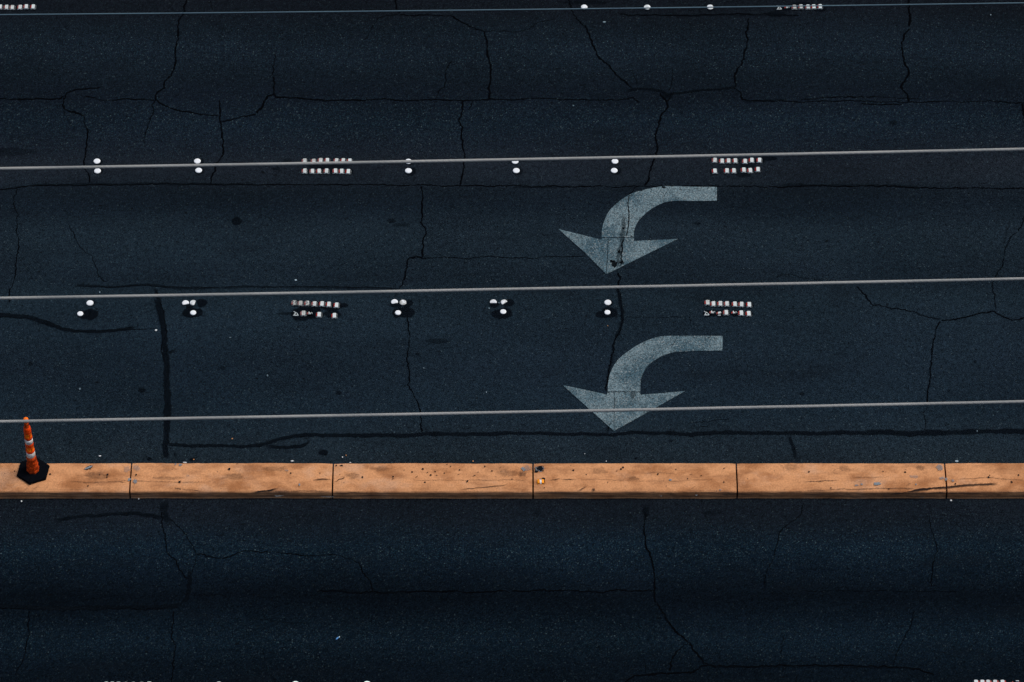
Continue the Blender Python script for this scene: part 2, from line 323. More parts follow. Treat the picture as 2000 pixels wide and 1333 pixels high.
# ------------------------------------------------------------------ the road: one sheet with its cracks and bitumen seals
S = Sheet()
S.v += [(-700, -700, 0), (700, -700, 0), (700, 700, 0), (-700, 700, 0)]; S.uv += [(0, 0)] * 4; S.st += [0] * 4
S.f.append((0, 1, 2, 3)); S.mi.append(0)
CR, TAR = 1, 2
px = 1 / 138.0
cracks = [   # (width in photo pixels, strength, points)
 (3.2, 1, [(365,-30),(365,0),(360,26),(350,38),(347,60),(346,80),(343,108),(342,125),(335,148),(322,160),(320,172),(305,183),(303,197)]),
 (2.0, .7, [(303,195),(297,205),(299,220),(293,240),(283,262),(280,282)]),
 (3.4, 1, [(-40,195),(0,195),(60,194),(120,194),(127,190)]),
 (3.4, .9, [(125,195),(127,188),(133,181),(150,176),(175,173),(198,172)]),
 (3.8, 1, [(127,190),(122,205),(124,212),(135,218),(150,222),(164,228)]),
 (2.4, .9, [(164,228),(165,240),(174,258),(170,285),(167,325),(174,340),(176,358)]),
 (1.6, .6, [(123,213),(130,230),(137,247)]), (1.8, .6, [(164,226),(173,219)]),
 (2.6, .9, [(165,187),(185,190),(200,196),(250,195),(303,196)]),
 (3.2, 1, [(303,196),(320,206),(345,217),(375,222),(428,226)]),
 (3.0, 1, [(429,196),(429,225),(432,240),(434,270),(437,300),(430,312),(424,320),(421,335),(413,345),(411,362)]),
 (2.8, 1, [(432,238),(460,232),(490,226),(500,222)]),
 (3.8, 1, [(500,222),(515,203),(525,190),(538,186)]),
 (3.0, 1, [(538,192),(538,170),(532,150)]), (1.8, .8, [(532,150),(534,130),(538,106)]),
 (3.6, 1, [(538,191),(570,193),(620,195),(680,196),(750,196),(790,198)]), (2.8, .95, [(790,198),(850,195),(905,197),(950,195),(1000,196),(1045,193)]),
 (2.4, .9, [(1045,193),(1100,195),(1150,196),(1200,196),(1225,194),(1235,192),(1248,202)]),
 (2.8, 1, [(765,-30),(770,0),(775,15),(780,28)]), (2.8, .9, [(780,29),(790,31),(840,31),(880,31)]),
 (3.0, 1, [(880,31),(893,40),(920,53),(945,62)]),
 (3.6, 1, [(945,62),(950,75),(952,95),(953,115),(957,140),(960,155),(957,175),(957,195)]),
 (1.8, .8, [(780,29),(755,31),(740,38),(728,52),(720,70),(710,79)]),
 (1.7, .7, [(945,61),(975,61),(1015,63),(1035,56),(1050,45),(1082,38)]),
 (2.0, .75, [(882,118),(868,140),(872,155),(870,172),(860,175),(850,194)]),
 (3.0, 1, [(1107,-30),(1112,0),(1118,25),(1128,38),(1142,50)]), (3.2, 1, [(1142,50),(1152,72),(1162,95),(1170,115),(1190,130),(1205,148),(1220,162),(1234,173)]),
 (3.4, 1, [(1302,196),(1303,210),(1290,228),(1284,250),(1282,270),(1284,290),(1281,305),(1276,318),(1270,335),(1266,350),(1258,363)]),
 (2.6, 1, [(1290,181),(1302,197),(1315,182)]),
 (3.0, 1, [(1462,35),(1460,62),(1458,90),(1455,108),(1446,128),(1437,150),(1436,168),(1433,174)]),
 (2.8, 1, [(1433,173),(1445,180),(1450,196),(1480,196),(1500,197)]),
 (2.2, .9, [(1480,197),(1560,199),(1650,197),(1720,200),(1774,200),(1850,200),(1920,199),(1990,201),(2060,205)]),
 (2.4, .8, [(1560,196),(1600,193),(1650,190),(1690,190)]), (3.2, .8, [(1680,203),(1720,205),(1765,204)]), (2.2, .6, [(1690,191),(1740,191),(1800,194)]),
 (3.2, .85, [(1210,30),(1260,31),(1330,31),(1390,30),(1450,27),(1480,30),(1560,30)]),
 (3.4, 1, [(1775,-30),(1775,0),(1776,20),(1780,38)]), (5.5, .9, [(1778,30),(1777,42),(1775,52)]),
 (3.6, 1, [(1776,55),(1766,70),(1763,85),(1765,105),(1770,125),(1776,138),(1773,150),(1762,165)]), (5.0, 1, [(1764,160),(1760,170),(1763,178)]),
 (3.4, 1, [(1764,176),(1771,184),(1774,200)]),
 (1.6, .7, [(1311,133),(1314,150),(1310,165),(1309,180)]), (1.6, .6, [(1232,137),(1240,155),(1242,167)]),
 (5.0, 1, [(1997,203),(1999,215),(2002,235)]),
 (3.0, 1, [(903,198),(903,215),(895,237),(903,250),(900,270),(905,290),(908,310),(905,325),(903,345),(901,363)]), (1.8, .8, [(922,198),(915,217)]),
 (2.6, .9, [(-40,373),(0,371),(30,368),(45,365),(100,363),(200,362),(290,361),(370,360),(430,361),(500,361),(600,362),(700,361),(800,363),(900,363),(1000,364),(1100,365),(1180,365)]),
 (2.2, .8, [(1180,365),(1250,365),(1400,364),(1500,365)]), (2.8, .9, [(1500,365),(1600,365),(1700,364),(1850,367),(2050,369)]),
 (2.0, .75, [(33,367),(27,385),(27,400),(37,420),(33,440),(32,455),(38,470),(34,490),(32,515),(28,540),(24,560),(19,592)]),
 (1.8, .6, [(133,436),(145,460),(153,475),(168,495),(180,500),(186,520),(190,540),(210,552)]),
 (3.0, .95, [(825,364),(824,390),(825,420),(823,435),(831,450),(826,475),(827,503)]),
 (2.6, .95, [(827,502),(812,501),(800,504),(798,510),(792,530),(787,555),(779,564)]),
 (1.9, .8, [(800,504),(827,504),(870,504),(930,504),(960,501),(1000,505),(1040,504),(1100,502),(1145,501)]),
 (1.6, .5, [(150,560),(220,561),(290,558),(350,562),(430,561),(520,561),(620,561),(720,562),(780,564)]),
 (1.8, .8, [(306,568),(314,600),(324,635),(326,648),(318,680),(325,715),(325,750),(323,780),(330,805),(326,840),(323,892)]),
 (1.5, .8, [(-30,622),(20,619),(60,623),(90,628),(120,642),(160,647),(230,645),(305,644)]),
 (1.8, .9, [(1246,363),(1236,372),(1229,382)]),
 (3.4, 1, [(1207,533),(1212,545),(1206,558),(1208,580),(1215,600),(1219,625),(1212,645),(1200,665)]),
 (3.0, 1, [(1200,663),(1197,690),(1190,715),(1187,738),(1183,765)]), (1.6, .6, [(1182,800),(1189,840)]),
 (2.2, .9, [(792,605),(796,620),(798,650),(800,680),(797,700),(799,725),(800,745),(797,752),(808,770),(815,785),(820,800),(822,820),(825,846)]),
 (2.3, .75, [(1674,558),(1690,575),(1705,597),(1730,600),(1760,603),(1790,610),(1815,622),(1838,626)]),
 (2.8, .85, [(1838,626),(1860,625),(1885,620),(1910,612),(1940,611),(1960,620),(1978,625),(2040,617)]),
 (2.0, .8, [(2005,415),(1998,425),(1995,440),(1987,452)]), (2.0, .7, [(1987,452),(1975,465),(1965,485),(1960,505),(1953,525),(1945,540),(1940,560),(1943,585),(1945,608)]),
 (1.3, .5, [(1972,440),(1966,458),(1962,480)]),
 (2.5, .9, [(1838,627),(1828,648),(1822,675),(1820,700),(1815,740),(1812,765),(1810,790)]), (1.8, .7, [(1810,790),(1803,808),(1806,825),(1804,842)]), (1.6,.6,[(1795,805),(1805,808)]),
 (1.4, .45, [(1222,621),(1280,620),(1350,619)]), (1.4, .5, [(1350,618),(1352,640)]),
 (1.6, .45, [(1515,542),(1530,536),(1550,536),(1568,544),(1605,548)]),
 (2.3, .85, [(318,1000),(315,1012),(320,1040),(322,1065),(330,1083),(345,1095),(348,1115),(365,1132)]),
 (1.7, .7, [(330,1015),(345,1030),(365,1045),(378,1068),(382,1085),(378,1105),(372,1120)]),
 (2.0, .85, [(382,1083),(420,1087),(450,1088),(480,1075),(510,1078),(535,1077),(560,1082),(605,1087),(640,1085),(670,1088),(700,1100),(708,1117),(720,1135),(730,1157)]),
 (3.0, .8, [(620,1155),(680,1157),(730,1157),(800,1158),(820,1154),(900,1156),(1000,1156)]), (2.6, .9, [(1000,1156),(1070,1153),(1120,1155),(1175,1158),(1205,1153),(1240,1155),(1277,1153)]),
 (2.6, .95, [(1262,1000),(1258,1030),(1262,1050),(1260,1062),(1270,1080),(1275,1105),(1278,1130),(1277,1155),(1280,1178)]),
 (3.4, .95, [(1280,1178),(1295,1200),(1310,1225),(1330,1245),(1346,1254)]), (3.0, .95, [(1346,1254),(1355,1270),(1375,1295),(1385,1300)]),
 (2.6, .9, [(1346,1254),(1325,1270),(1313,1287),(1311,1312)]),
 (3.0, .9, [(1210,1345),(1240,1320),(1265,1317),(1310,1315),(1350,1312),(1375,1300),(1400,1302)]), (3.0, .85, [(1400,1302),(1500,1302),(1600,1300),(1700,1302),(1760,1304),(1790,1308),(1825,1320)]),
 (1.2, .5, [(1256,1280),(1262,1300),(1262,1316)]),
 (2.2, .85, [(342,1193),(338,1225),(337,1250),(340,1262),(337,1290),(335,1345)]), (2.2, .8, [(58,1193),(55,1220),(57,1240),(50,1265),(45,1290),(30,1318)]),
 (1.7, .7, [(1568,985),(1565,1005),(1548,1020),(1525,1037),(1520,1060),(1510,1090),(1500,1110),(1492,1148)]),
 (1.7, .7, [(1815,1008),(1822,1035),(1825,1065),(1828,1078),(1820,1100),(1821,1148)]),
 (1.5, .5, [(1565,1155),(1650,1155),(1750,1155),(1870,1156)]),
 (1.7, .65, [(1785,1192),(1782,1220),(1768,1240),(1757,1265),(1743,1302)]), (1.3, .5, [(1533,1238),(1525,1260),(1525,1280),(1522,1300)]), (1.2, .4, [(1903,1262),(1922,1225)]),
 (1.3, .5, [(370,1162),(430,1162),(450,1172)]), (1.3, .4, [(480,1208),(540,1213),(600,1220)]),
 (1.2, .5, [(110,30),(114,50),(116,72),(122,92)]), (1.1, .5, [(410,0),(415,20)]), (1.1, .4, [(437,50),(432,78)]),
 (2.2, .7, [(-20,1189),(60,1190),(180,1187),(300,1190),(350,1188)]),
 (1.5, .6, [(1340,830),(1400,822),(1425,819)]), (1.5, .6, [(1364,836),(1385,832)]),
 (1.4, .6, [(1558,1318),(1559,1345)]),
]
for wdt, st, pts in cracks: S.ribbon(pts, wdt * px * 1.12, CR, st * 1.12, wander=0.85 if wdt < 5 else .4, step=0.012, fade=0.025, wvar=0.7)
seals = [
 (8, .9, [(1222,180),(1245,174),(1265,175),(1290,180),(1305,184)]), (7, .8, [(1300,184),(1340,181),(1370,178),(1400,175),(1436,172)]), (12, .8, [(1290,184),(1303,190),(1318,183)]),
 (9, .5, [(1425,168),(1434,170),(1443,168)]), (6, .5, [(1450,199),(1500,198),(1540,195)]), (5, .45, [(1420,190),(1425,210),(1420,225)]) if 0 else (5, .4, [(1240,30),(1400,31),(1570,31)]),
 (7, .45, [(60,362),(240,361),(290,358),(330,361),(500,360)]), (6, .45, [(1000,366),(1060,367),(1110,366)]), (7, .4, [(1560,363),(1750,363),(1800,367)]),
 (7, .55, [(143,557),(220,561),(290,557),(350,564),(430,562)]), (6, .45, [(430,562),(520,561),(620,562),(720,563),(778,564)]),
 (6, .9, [(302,562),(306,575),(309,588)]), (13, .95, [(307,582),(313,605),(318,630),(320,648)]), (13, .95, [(320,640),(322,690),(326,720),(327,760),(329,800),(325,840)]), (12, .95, [(327,790),(325,840),(324,897)]),
 (8, .7, [(322,690),(338,687),(346,685)]), (5,.6,[(344,880),(344,895)]),
 (12, .9, [(-30,616),(0,616),(25,618),(55,620),(90,630),(110,640)]), (9, .9, [(85,628),(120,643),(150,647),(190,649),(235,645),(268,640)]), (4, .6, [(268,644),(270,630)]),
 (7, .7, [(1206,560),(1212,590),(1217,620),(1212,645),(1202,662)]), (5, .5, [(1202,660),(1196,700),(1188,740)]), (6,.6,[(1186,830),(1190,848)]),
 (8, .95, [(325,868),(360,870),(400,871),(470,872),(512,871)]), (9, .95, [(500,872),(525,866),(545,859),(570,853),(600,851)]), (10, 1, [(585,851),(620,851),(700,851),(800,851),(860,847)]),
 (8, .9, [(520,872),(560,874),(590,871),(604,863)]), (8, .8, [(598,867),(607,860)]),
 (10, 1, [(840,848),(900,849),(1000,847)]), (8, 1, [(990,847),(1080,848),(1200,850)]), (8, .95, [(1190,850),(1240,846),(1300,847),(1320,846)]), (10, 1, [(1300,846),(1350,850),(1400,846),(1450,845)]),
 (10, 1, [(1440,846),(1500,846),(1600,847),(1700,846)]), (13, 1, [(1690,846),(1800,847),(1900,844),(2000,843),(2060,842)]),
 (7, .95, [(1541,850),(1545,865),(1550,880),(1556,898)]), (5, .7, [(1553,868),(1555,880)]),
 (9, .75, [(105,1018),(150,1011),(200,1006),(260,1003),(300,1008),(318,1014)]), (16, .8, [(321,980),(321,992),(322,1004)]), (13, .7, [(318,1000),(327,1015),(335,1022)]),
 (8, .75, [(371,1112),(371,1140),(366,1168),(355,1182)]), (10, .8, [(-30,1183),(60,1188),(130,1190),(200,1187),(260,1187),(320,1188),(356,1182)]),
 (12, .7, [(1261,985),(1262,1000),(1265,1012)]), (8, .5, [(1262,1005),(1260,1020)]), (5, .5, [(1287,1188),(1297,1205),(1310,1222)]), (5, .5, [(1362,1280),(1375,1297),(1392,1302),(1450,1304),(1600,1302),(1790,1306)]),
 (7, .5, [(640,1155),(720,1158),(800,1159)]),
]
for wdt, st, pts in seals: S.ribbon(pts, wdt * px * 1.05, TAR, st, wander=0.5, step=0.03, fade=0.08, z=0.006, wvar=0.3)
blobs = [(462,433,11,8,.9),(765,432,9,5,.5),(785,440,18,4,.35),(278,763,8,4,.95),(632,885,9,5,1),(855,667,24,5,.4),(1550,362,22,4,.4),
 (177,615,15,11,1),(165,615,14,8,.9),(394,592,10,8,1),(371,597,9,7,.8),(372,612,16,10,1),(384,612,12,9,1),(793,611,17,11,1),(778,612,12,9,1),(775,596,13,6,.8),(796,594,11,8,.9),
 (988,612,14,11,1),(974,614,14,9,1),(966,595,10,7,.9),(992,592,12,8,.9),(1190,611,17,11,1),(1176,615,13,8,1),(1190,593,8,7,.7),(179,593,9,7,.4),
 (194,316,7,7,.6),(195,335,7,6,.6),(392,316,7,6,.6),(392,335,8,7,.6),(803,336,10,9,.7),(803,317,9,7,.5),(1013,336,9,8,.6),(1205,335,9,7,.7),(1205,317,7,6,.5),
 (1141,17,8,6,.5),(1264,17,8,6,.5),(1388,18,8,6,.5),(1145,5,50,5,.5),
 (610,612,20,13,1),(590,615,20,14,1),(650,614,18,8,.7),(668,597,14,4,.9),(648,601,20,6,.9),(1500,310,18,5,.8),(1460,323,18,8,.5),(640,325,40,7,.5),(1452,342,16,6,.5),
 (560,613,16,2.5,.6),(562,314,10,4,.4),(1385,613,10,6,.8),(1516,28,18,7,.6),(1600,18,14,8,.6),(20,298,55,9,.35),
 (1564,8,22,5,.6),(292,897,5,3,1),(376,898,5,3,1),(1242,896,3,2,1),(1310,862,4,2.5,.5),(1296,1135,8,5,.4),(1050,1002,8,4,.35),(1390,1003,16,5,.3),
 (60,712,5,4,.6),(435,720,5,4,.5),(662,768,6,4,.6),(816,692,4,3,.6),(1566,770,5,3,.7),(1853,764,3,2,.6),(1905,707,3,3,.6),(1362,437,8,3,.5),
 (1745,241,8,6,.5),(500,215,0.1,0.1,0),(110,1180,14,6,.3),(540,330,8,4,.5)]
for x, y, a, b, st in blobs:
    if st > 0: S.blob(x, y, a, b, TAR, st * 1.0, z=0.0085)
# ------------------------------------------------------------------ lane studs: positions
clusters = {
 'upper_left_up': [(595,315,2),(612.5,315.5,2),(626,314,1.4),(639,314,1.4),(657,314.5,1.2),(670,314.5,.8),(683,315,.1)],
 'upper_left_low': [(595,334.5,1.4),(610,335,1.3),(623,335,.8),(637.5,334.5,1),(655,334.5,.8),(667,335,.4),(680,335.5,.05)],
 'upper_right_up': [(1396,313.5,1.4),(1410,315,1.3),(1422.5,314.5,1),(1436,314.5,1),(1455,315.5,.8),(1468,313.5,.3),(1483,313.5,.05)],
 'upper_right_low': [(1396,334.5,.3),(1419.5,334,.6),(1433,334,.5),(1452.5,332.5,.4),(1465,333.5,.3),(1480,331.5,.05)],
 'lower_left_up': [(575,592,3),(587,593,3),(600,593,3),(614,594,1.6),(628.7,594,.8),(642,595,.6),(657,596.6,.05)],
 'lower_left_low': [(578,612.5,-1),(592.5,612.5,2),(605,613,-2),(623,615,.2),(652.7,617,.2)],
 'lower_right_up': [(1381.7,591.5,1.6),(1393,594,1.3),(1406.5,593.7,1),(1419.5,594,1),(1435,594.5,.5),(1448,595,.8),(1463,595.5,.05)],
 'lower_right_low': [(1380,612,-1),(1391.5,611,-2),(1405,612.5,-3),(1418,611,1.0),(1434,611.5,-2),(1447.5,612,.6),(1462,613,.05)],
 'top_left': [(-14,14.3,1),(0,14,1),(12.5,14.5,1.3),(24,15,1.5),(39,14.5,.9),(51,13.5,.3),(64.5,13.7,.3)],
 'top_right': [(1521.7,15,-1),(1537.5,15,-2),(1551.5,14.5,2.4),(1564,13.7,1.8),(1577.7,14,.8),(1589,13.7,.4),(1601.5,13.3,.05)],
 'bottom_left': [(208,1338.2,.1),(219.7,1338.2,.2),(231.7,1338.2,.4),(246,1339.0,1),(261,1338.8,1),(277,1338.8,1.2),(291.7,1337.8,1)],
 'bottom_right': [(1907,1334.3,.1),(1919.3,1334.3,.4),(1930.7,1334.3,1.2),(1944.5,1334.3,.9),(1959,1334.3,1),(1973.6,1334.3,-2),(1987,1335,-3)],
}
for k, L in clusters.items():
    for (x, y, dd) in L: S.blob(x + rnd.uniform(-1, 3), y + 1.2, 8.5, 6.5, TAR, 1.0 if dd < 0 or 'lower' in k else 0.85, z=0.0085)
# mark through the first arrow: crack and rubbed bitumen lie over the paint
S.ribbon([(1229,378),(1228,400),(1227,430),(1225,452),(1221,465)], 2.6 * px, CR, 1.1, wander=.5, z=0.0125)
S.ribbon([(1221,465),(1216,485),(1210,505),(1206,524)], 4.5 * px, CR, .7, wander=1.2, z=0.0125)
S.ribbon([(1220,420),(1218,450),(1214,475),(1207,500),(1205,525)], 9 * px, TAR, .42, wander=.6, z=0.0112)
S.blob(1200, 517, 6, 7, CR, .8, z=0.013, wob=.6); S.blob(1195, 512, 4, 3, CR, .9, z=0.013, wob=.6); S.blob(1214, 514, 5, 3.5, CR, .6, z=0.013, wob=.6); S.blob(1209, 493, 3, 4, CR, .7, z=0.013, wob=.5)
S.blob(1296, 367.5, 4, 2.2, CR, 1, z=0.013, wob=.6); S.blob(1217.5, 447.5, 2.6, 2, CR, 1, z=0.013); S.blob(1233.5, 463, 1.8, 1.4, CR, 1, z=0.013); S.blob(1253, 374, 2, 1.6, CR, .6, z=0.013)
S.ribbon([(1310,368),(1300,380),(1292,394)], 1.2 * px, CR, .6, wander=.2, z=0.0125)
S.ribbon([(1325,657),(1316,672),(1308,685)], 1.3 * px, CR, .7, wander=.2, z=0.0125)
S.ribbon([(1196,823),(1190,834),(1186,842)], 1.6 * px, CR, .7, wander=.4, z=0.0125)
S.blob(1236, 774, 5, 6, CR, .35, z=0.013, wob=.9)
road = obj('road', S.mesh('road'), [M['asphalt'], M['crack'], M['tar']])
tag(road, 'dark blue grey cracked asphalt road with black bitumen seals', None, None, 'structure')

# ------------------------------------------------------------------ turn arrows
def cat(pts, k=5):
    out = []
    for i in range(len(pts) - 1):
        p0 = pts[max(0, i - 1)]; p1 = pts[i]; p2 = pts[i + 1]; p3 = pts[min(len(pts) - 1, i + 2)]
        for j in range(k):
            t = j / k
            out.append(tuple(0.5 * ((2 * p1[a]) + (-p0[a] + p2[a]) * t + (2 * p0[a] - 5 * p1[a] + 4 * p2[a] - p3[a]) * t * t + (-p0[a] + 3 * p1[a] - 3 * p2[a] + p3[a]) * t ** 3) for a in (0, 1)))
    return out + [pts[-1]]
def slab_piece(bm, pts, ox, oy, c, z0=0.0015, z1=0.0105):
    P = [at(ox + x / 4, oy + y / 4, z1) - c for x, y in pts]
    # keep painted edges slightly uneven
    lo = [bm.verts.new((p.x, p.y, z0)) for p in P]; hi = [bm.verts.new((p.x, p.y, z1)) for p in P]
    n = len(P); bm.faces.new(hi)
    for i in range(n): bm.faces.new((lo[i], lo[(i + 1) % n], hi[(i + 1) % n], hi[i]))
def ribbon_piece(bm, A, B, ox, oy, c, z0=0.0015, z1=0.0105):
    n = min(len(A), len(B))
    T = []
    for a, b in zip(A, B):
        pa = at(ox + a[0] / 4, oy + a[1] / 4, z1) - c; pb = at(ox + b[0] / 4, oy + b[1] / 4, z1) - c
        T.append([bm.verts.new((p.x, p.y, z)) for p in (pa, pb) for z in (z0, z1)])
    for u, v in zip(T, T[1:]):
        bm.faces.new((u[1], v[1], v[3], u[3])); bm.faces.new((u[0], v[0], v[1], u[1])); bm.faces.new((u[2], v[2], v[3], u[3]))
    for u in (T[0], T[-1]): bm.faces.new((u[0], u[1], u[3], u[2]))
def resample(pts, n):
    L = [0]
    for a, b in zip(pts, pts[1:]): L.append(L[-1] + math.dist(a, b))
    out = []
    for i in range(n):
        d_ = L[-1] * i / (n - 1); j = 0
        while j < len(L) - 2 and L[j + 1] < d_: j += 1
        t = (d_ - L[j]) / (L[j + 1] - L[j]); out.append(tuple(pts[j][a] + (pts[j + 1][a] - pts[j][a]) * t for a in (0, 1)))
    return out
def arrow(outer, inner, headl, headr, ox, oy, label):
    c = at(ox + 820 / 4, oy + 600 / 4, 0); bm = bmesh.new()
    A = resample(cat(outer), 48); B = resample(cat(inner), 48)
    ribbon_piece(bm, A, B, ox, oy, c)
    slab_piece(bm, headl, ox, oy, c); slab_piece(bm, headr, ox, oy, c)
    for v in bm.verts:
        k = noise.noise(Vector((v.co.x * 9 + ox, v.co.y * 9 + oy, 0))) * 0.003; v.co.x += k; v.co.y -= k
    o = obj('turn_arrow', bm_mesh('turn_arrow', bm), M['arrow'], loc=(c.x, c.y, 0))
    tag(o, label, 'road marking', 'white turn arrows painted on the road')
arrow([(1601,262),(1450,261),(1300,258),(1200,255),(1120,264),(1000,292),(920,320),(840,372),(780,425),(740,480),(715,545),(702,600),(700,655)],
      [(1601,369),(1430,370),(1260,371),(1190,383),(1110,420),(1040,470),(985,530),(958,590),(952,625),(952,655)],
      [(365,592),(530,632),(700,674),(700,661),(750,661),(743,800),(735,941),(560,765)], [(755,661),(952,661),(952,684),(1120,677),(1293,668),(1000,812),(739,941),(748,800)],
      1000, 300, 'worn pale arrow with a crack running through its stem, between the two upper thick cables')
arrow([(1645,226),(1450,225),(1300,225),(1200,226),(1130,236),(1050,264),(960,310),(890,358),(830,410),(785,475),(760,540),(750,600),(748,660)],
      [(1645,340),(1500,341),(1350,346),(1280,350),(1200,370),(1130,405),(1075,445),(1030,505),(1008,560),(1003,610),(1002,660)],
      [(397,611),(570,647),(742,684),(747,667),(796,667),(795,800),(795,967),(590,785)], [(801,667),(1002,667),(1004,686),(1170,673),(1350,656),(1080,810),(798,967),(800,800)],
      1000, 600, 'uncracked pale arrow whose head is crossed by the lowest cable, nearest the orange kerb')

# ------------------------------------------------------------------ kerb: concrete blocks laid end to end
ztop = 0.165
yf = at(1000, 905.5, ztop).y
prof_px = [(905.5, ztop - 0.012), (906.3, ztop - 0.003), (908, ztop), (925, ztop), (941, ztop - 0.001), (947, ztop - 0.006), (954, ztop - 0.018), (959, ztop - 0.030), (962.5, ztop - 0.046)]
prof = []
for i, (py, z) in enumerate(prof_px): prof.append((at(1000, py, z).y, z))
yn = at(1000, 974, 0).y
prof.append((yn + (prof[-1][0] - yn) * 0.25, 0.075)); prof.append((yn, 0.0)); prof = [(yf + 0.006, -0.02)] + prof + [(yn - 0.002, -0.02)]
arc = [0.0]
for a, b in zip(prof, prof[1:]): arc.append(arc[-1] + math.dist(a, b))
base_i = len(prof) - 2
def kerb_at(px_, py_):           # the point of the kerb's skin seen at a photo position
    best = None
    for (y0, z0), (y1, z1) in zip(prof[1:], prof[2:]):
        a, b = proj_y(y0, z0), proj_y(y1, z1)
        if min(a, b) - 0.01 <= py_ <= max(a, b) + 0.01 and abs(b - a) > 1e-6:
            t = (py_ - a) / (b - a); y, z = y0 + (y1 - y0) * t, z0 + (z1 - z0) * t
            best = Vector((at(px_, py_, z).x, y, z)); break
    return best or at(px_, py_, ztop)
joints = [at(x, 905.5, ztop).x for x in (257, 651, 1041, 1438, 1845)]
pitch = (joints[-1] - joints[0]) / 4
J = [joints[0] - pitch * k for k in range(8, 0, -1)] + joints + [joints[-1] + pitch * k for k in range(1, 9)]
marks = Sheet()                  # chips, holes and rubber on the blocks, sorted to their block below
KM = {'scuff': 1, 'grime': 2, 'bare': 3}
kdec = []                        # (x in photo, kind, args)
def kb(x, y, a, b, kind, st=1.0, rot=0.0): kdec.append(('b', x, (x, y, a, b, kind, st, rot)))
def kr(pts, wd, kind, st=1.0): kdec.append(('r', pts[0][0], (pts, wd, kind, st)))
for x, y, r_ in [(210,928,2.2),(209,933,1.3),(195,928,1),(266,928,1.5),(172,950,1.4),(351,942,2.2),(448,917,2.2),(463,907,1),(568,925,1.5),(708,933,1.8),(768,932,1.5),(625,925,1),
                 (1120,919.5,1.8),(1213,917,2),(1217,914,2),(1205,921,1),(1145,928,1),(1187,943,1),(1063,954,1),(1285,927,1.8),(1320,918,1),(1414,943,1.4),(1343,936,1.2),
                 (1580,922.5,1.8),(1768,923,1.8),(1725,922,1),(1736,956,1.4),(1931,933,2),(1933,929.5,1),(1976,942.5,1.8),(1866,946,1.6),(1989,929,1.6),(1623,954,1.2),(29,921,1.2),
                 (98,927,1.8),(880,912,1.2),(826,917,2),(805,923,1.6),(850,922,1.4),(868,925,1.2),(841,929,1.8),(947,912,1.6),(961,921,1.4),(898,919,1.4),(913,941,2),(830,943,1.6),(1000,937,1.2),(873,908,1)]:
    kb(x, y, r_ * .95, r_ * .8, 'grime', 1.2)
for x, y in [(820,935),(835,926),(857,930),(880,936),(895,927),(865,915),(845,912),(925,930),(940,925),(960,932),(975,921),(985,914),(770,938),(785,921),(1410,913),(1350,925),(1370,931)]: kb(x + rnd.uniform(-9, 9), y + rnd.uniform(-3, 3), rnd.uniform(1.2, 3.2), rnd.uniform(.5, .9), rnd.choice(['grime', 'scuff']), rnd.uniform(.5, .9), rnd.uniform(.1, .7))
kb(173,914.5,8.5,2.3,'grime',1.3,.6); kb(173,914.3,7.2,1.5,'bare',1.5,.6); kb(176.5,917,1.5,1.2,'scuff',1)
kb(247,918,6,5,'bare',.25); kb(267,915,6,4.5,'bare',.3); kb(264,941,4,3.5,'bare',.75); kb(253,937.5,3,2.5,'bare',.9); kb(352,909,3.5,1.8,'bare',.8); kb(343,908,2,1.5,'bare',.6)
kb(367,930,2.5,1,'bare',.3); kb(585,948,1.5,2.2,'bare',1); kb(545,969.5,9,1.2,'bare',.5); kb(640,971,12,1.6,'bare',.45); kb(1022,917,3.5,4.5,'bare',.9,.3); kb(1030,916,6,5,'bare',.3)
kb(1712,946,7,2.2,'bare',1.2); kb(1673,949,4,1.4,'bare',.6); kb(1683,947,2,1.4,'bare',.8); kb(1836,915,6,5.5,'bare',.55); kb(1840,935,6,2,'bare',.5); kb(1848,937,2.2,2.4,'bare',.8); kb(1861,940,2.5,2,'bare',.6)
kb(1309,938,2.5,1.8,'bare',.9); kb(1789,947,1.5,1.6,'bare',.8); kb(1785,932,8,3,'bare',.3); kb(1800,972,4,1.6,'bare',.4); kb(1407,958,2,1.2,'bare',.6); kb(1361,967.5,3,1.2,'bare',.7,.6); kb(1292,969,3,1.2,'bare',.5)
kb(560,920,3,2,'bare',.35); kb(1797,914,8,6,'scuff',.35); kb(1650,915,10,6,'scuff',.25); kb(1545,913,14,7,'scuff',.25); kb(690,930,14,6,'scuff',.35); kb(455,932,22,7,'scuff',.35); kb(190,930,22,7,'scuff',.35)
kb(325,934,26,4,'scuff',.35); kb(540,917,24,5,'scuff',.3); kb(990,925,22,7,'scuff',.3); kb(1170,920,16,6,'scuff',.25); kb(1020,927,9,6,'scuff',.5); kb(1237,936,10,4,'scuff',.4); kb(745,917,20,6,'scuff',.25)
kb(1159,958,4,3,'scuff',.8); kb(1054,916.5,8.2,6,'grime',.55); kb(1054,916.5,7.4,5.2,'bare',.5); kb(1055,916,6.4,4.3,'grime',1.6); kb(1048,922,3,1.6,'grime',1.2)
kb(1061,936,3,2.5,'grime',1.4); kb(1056,938.5,5,1.8,'grime',1.3); kb(1063,942,1.5,4.5,'grime',1.2); kb(657,910.5,2,1,'grime',1); kb(667,910.5,3.5,1.2,'grime',1.3)
kr([(1073,939),(1085,938),(1095,934)], .016, 'grime', .7); kr([(1094,938),(1110,937.5),(1128,938.5)], .022, 'scuff', 1.1); kr([(1125,962),(1135,957),(1148,951)], .035, 'scuff', 1)
kr([(650,941),(658,942),(662,937),(672,935),(673,932),(665,932)], .011, 'grime', .9); kr([(610,938.5),(635,937),(650,938.5)], .020, 'grime', .7)
kr([(490,962),(520,959),(545,955.5)], .020, 'grime', .9); kr([(520,960.5),(580,959.5),(645,960)], .018, 'scuff', .8)
